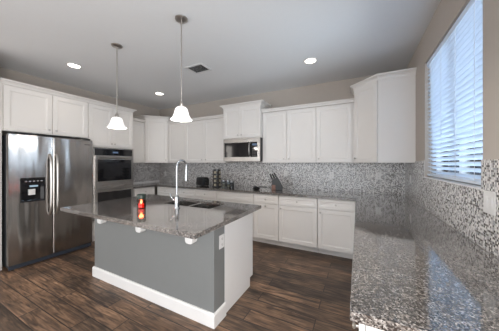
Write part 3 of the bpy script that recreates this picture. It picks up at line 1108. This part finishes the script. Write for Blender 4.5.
# knife block
kx, ky = -1.315, 3.66
kb = thing('knife_block', 'dark knife block full of black handled knives on the back counter', 'knife block', (kx, ky, ZC))
ka = math.radians(15)
T = frame((kx, ky, 0), (math.cos(ka), math.sin(ka)), (-math.sin(ka), math.cos(ka)))
MB(T).prism([(-.085, ZC), (.095, ZC), (.105, ZC + .06), (.01, ZC + .235), (-.085, ZC + .18)], -.055, .055, 'y', .004).build('block', 'black', kb)
MB(T).prism([(-.09, ZC + .001), (-.02, ZC + .001), (-.02, ZC + .10), (-.09, ZC + .10)], -.066, -.0552, 'y', .003).build('wood_face', 'wood', kb, label='reddish brown wooden face')
dv = Vector((-.26, 0, .50)).normalized()
for i, (u, n_) in enumerate(((-.07, -.035), (-.07, 0), (-.07, .035), (-.035, -.035), (-.035, 0), (-.035, .035), (-.002, -.03), (-.002, .03))):
    z = ZC + .18 + (u + .085) / .095 * .055
    p0 = Vector((u, n_, z - .01))
    L = .115 if u < -.05 else .095
    kn = thing('kitchen_knife', 'black handled knife standing in the knife block', 'knife', T @ p0, 'knives in the block')
    MB(T).tube([p0 + dv * .012, p0 + dv * (.012 + L * .5), p0 + dv * (.012 + L)], [.008, .0095, .010], 8).build('handle', 'black', kn, True)
    MB(T).tube([p0 + dv * .004, p0 + dv * .0125], .0075, 8).build('bolster', 'chrome', kn, True)

# ------------------------------------------------------------------ ceiling fixtures
def point(name, parent, z, energy, color, size, spot=False):
    d = bpy.data.lights.new(name, 'SPOT' if spot else 'POINT')
    d.energy = energy
    d.color = color
    d.shadow_soft_size = size
    if spot:
        d.spot_size = math.radians(125)
        d.spot_blend = .8
    o = bpy.data.objects.new(name, d)
    o.location = (0, 0, z)
    COL.objects.link(o)
    o.parent = parent
for (x, y, lab) in ((-3.735, 1.615, 'round recessed ceiling light in front of the refrigerator'), (-3.67, 3.074, 'round recessed ceiling light near the left back corner'),
                    (-.60, 3.05, 'round recessed ceiling light nearest the window')):
    t = thing('recessed_light', lab, 'ceiling light', (x, y, H), 'recessed ceiling lights')
    MB().lathe((x, y, H), [(.098, -.001), (.10, -.004), (.098, -.007), (.075, -.009), (.072, -.001)], 32, closed=True).build('trim_ring', 'plate', t, True)
    MB().lathe((x, y, H), [(.0, -.001), (.072, -.001), (.070, -.005), (0, -.006)], 32).build('lens', 'canlens', t, True)
    point('downlight', t, -.02, 5, (1, .89, .76), .07, True)

for (x, y, lab) in ((-2.632, 1.58, 'bell glass pendant over the refrigerator end of the island'), (-1.572, 1.58, 'bell glass pendant over the near right end of the island')):
    t = thing('pendant_light', lab, 'pendant light', (x, y, H), 'pendants over the island')
    MB().lathe((x, y, H), [(.0, -.001), (.062, -.001), (.062, -.010), (.050, -.020), (.016, -.024), (0, -.024)], 28).build('canopy', 'knob', t, True)
    MB().lathe((x, y, 2.01), [(.0062, 0), (.0062, H - .022 - 2.01)], 12).build('rod', 'knob', t, True)
    MB().lathe((x, y, 1.956), [(.020, 0), (.024, .004), (.024, .03), (.016, .045), (.009, .06), (0, .06)], 20).build('socket', 'knob', t, True)
    zt = 1.968
    prof = [(.022, 0), (.040, -.005), (.056, -.019), (.064, -.040), (.070, -.066), (.078, -.092), (.091, -.113), (.103, -.126), (.105, -.131)]
    inner = [(r - .004, z) for r, z in prof[::-1]]
    MB().lathe((x, y, zt), prof + inner, 32, closed=True).build('shade', 'shade', t, True)
    MB().lathe((x, y, 1.90), [(0, 0), (.018, .006), (.026, .025), (.022, .05), (.012, .07), (0, .07)], 16).build('bulb', 'shade', t, True)
    point('pendant_glow', t, 1.84 - H, 5, (1, .92, .84), .05)

vt = thing('ceiling_vent', 'white louvered air vent in the ceiling', 'vent', (-2.165, 2.53, H))
vx0, vx1, vy0, vy1 = -2.325, -2.005, 2.40, 2.66
mb = MB()
mb.box(vx0, vx1, vy0, vy0 + .03, H - .012, H - .001, .002).box(vx0, vx1, vy1 - .03, vy1, H - .012, H - .001, .002)
mb.box(vx0, vx0 + .03, vy0 + .03, vy1 - .03, H - .012, H - .001, .002).box(vx1 - .03, vx1, vy0 + .03, vy1 - .03, H - .012, H - .001, .002)
mb.build('frame', 'vent', vt)
MB().box(vx0 + .03, vx1 - .03, vy0 + .03, vy1 - .03, H - .003, H - .001).build('throat', 'ventdark', vt)
for k in range(7):
    y = vy0 + .045 + k * .029
    MB().prism([(y + .008, H - .004), (y + .010, H - .004), (y - .006, H - .014), (y - .008, H - .014)], vx0 + .03, vx1 - .03, 'x').build('louver', 'vent', vt)
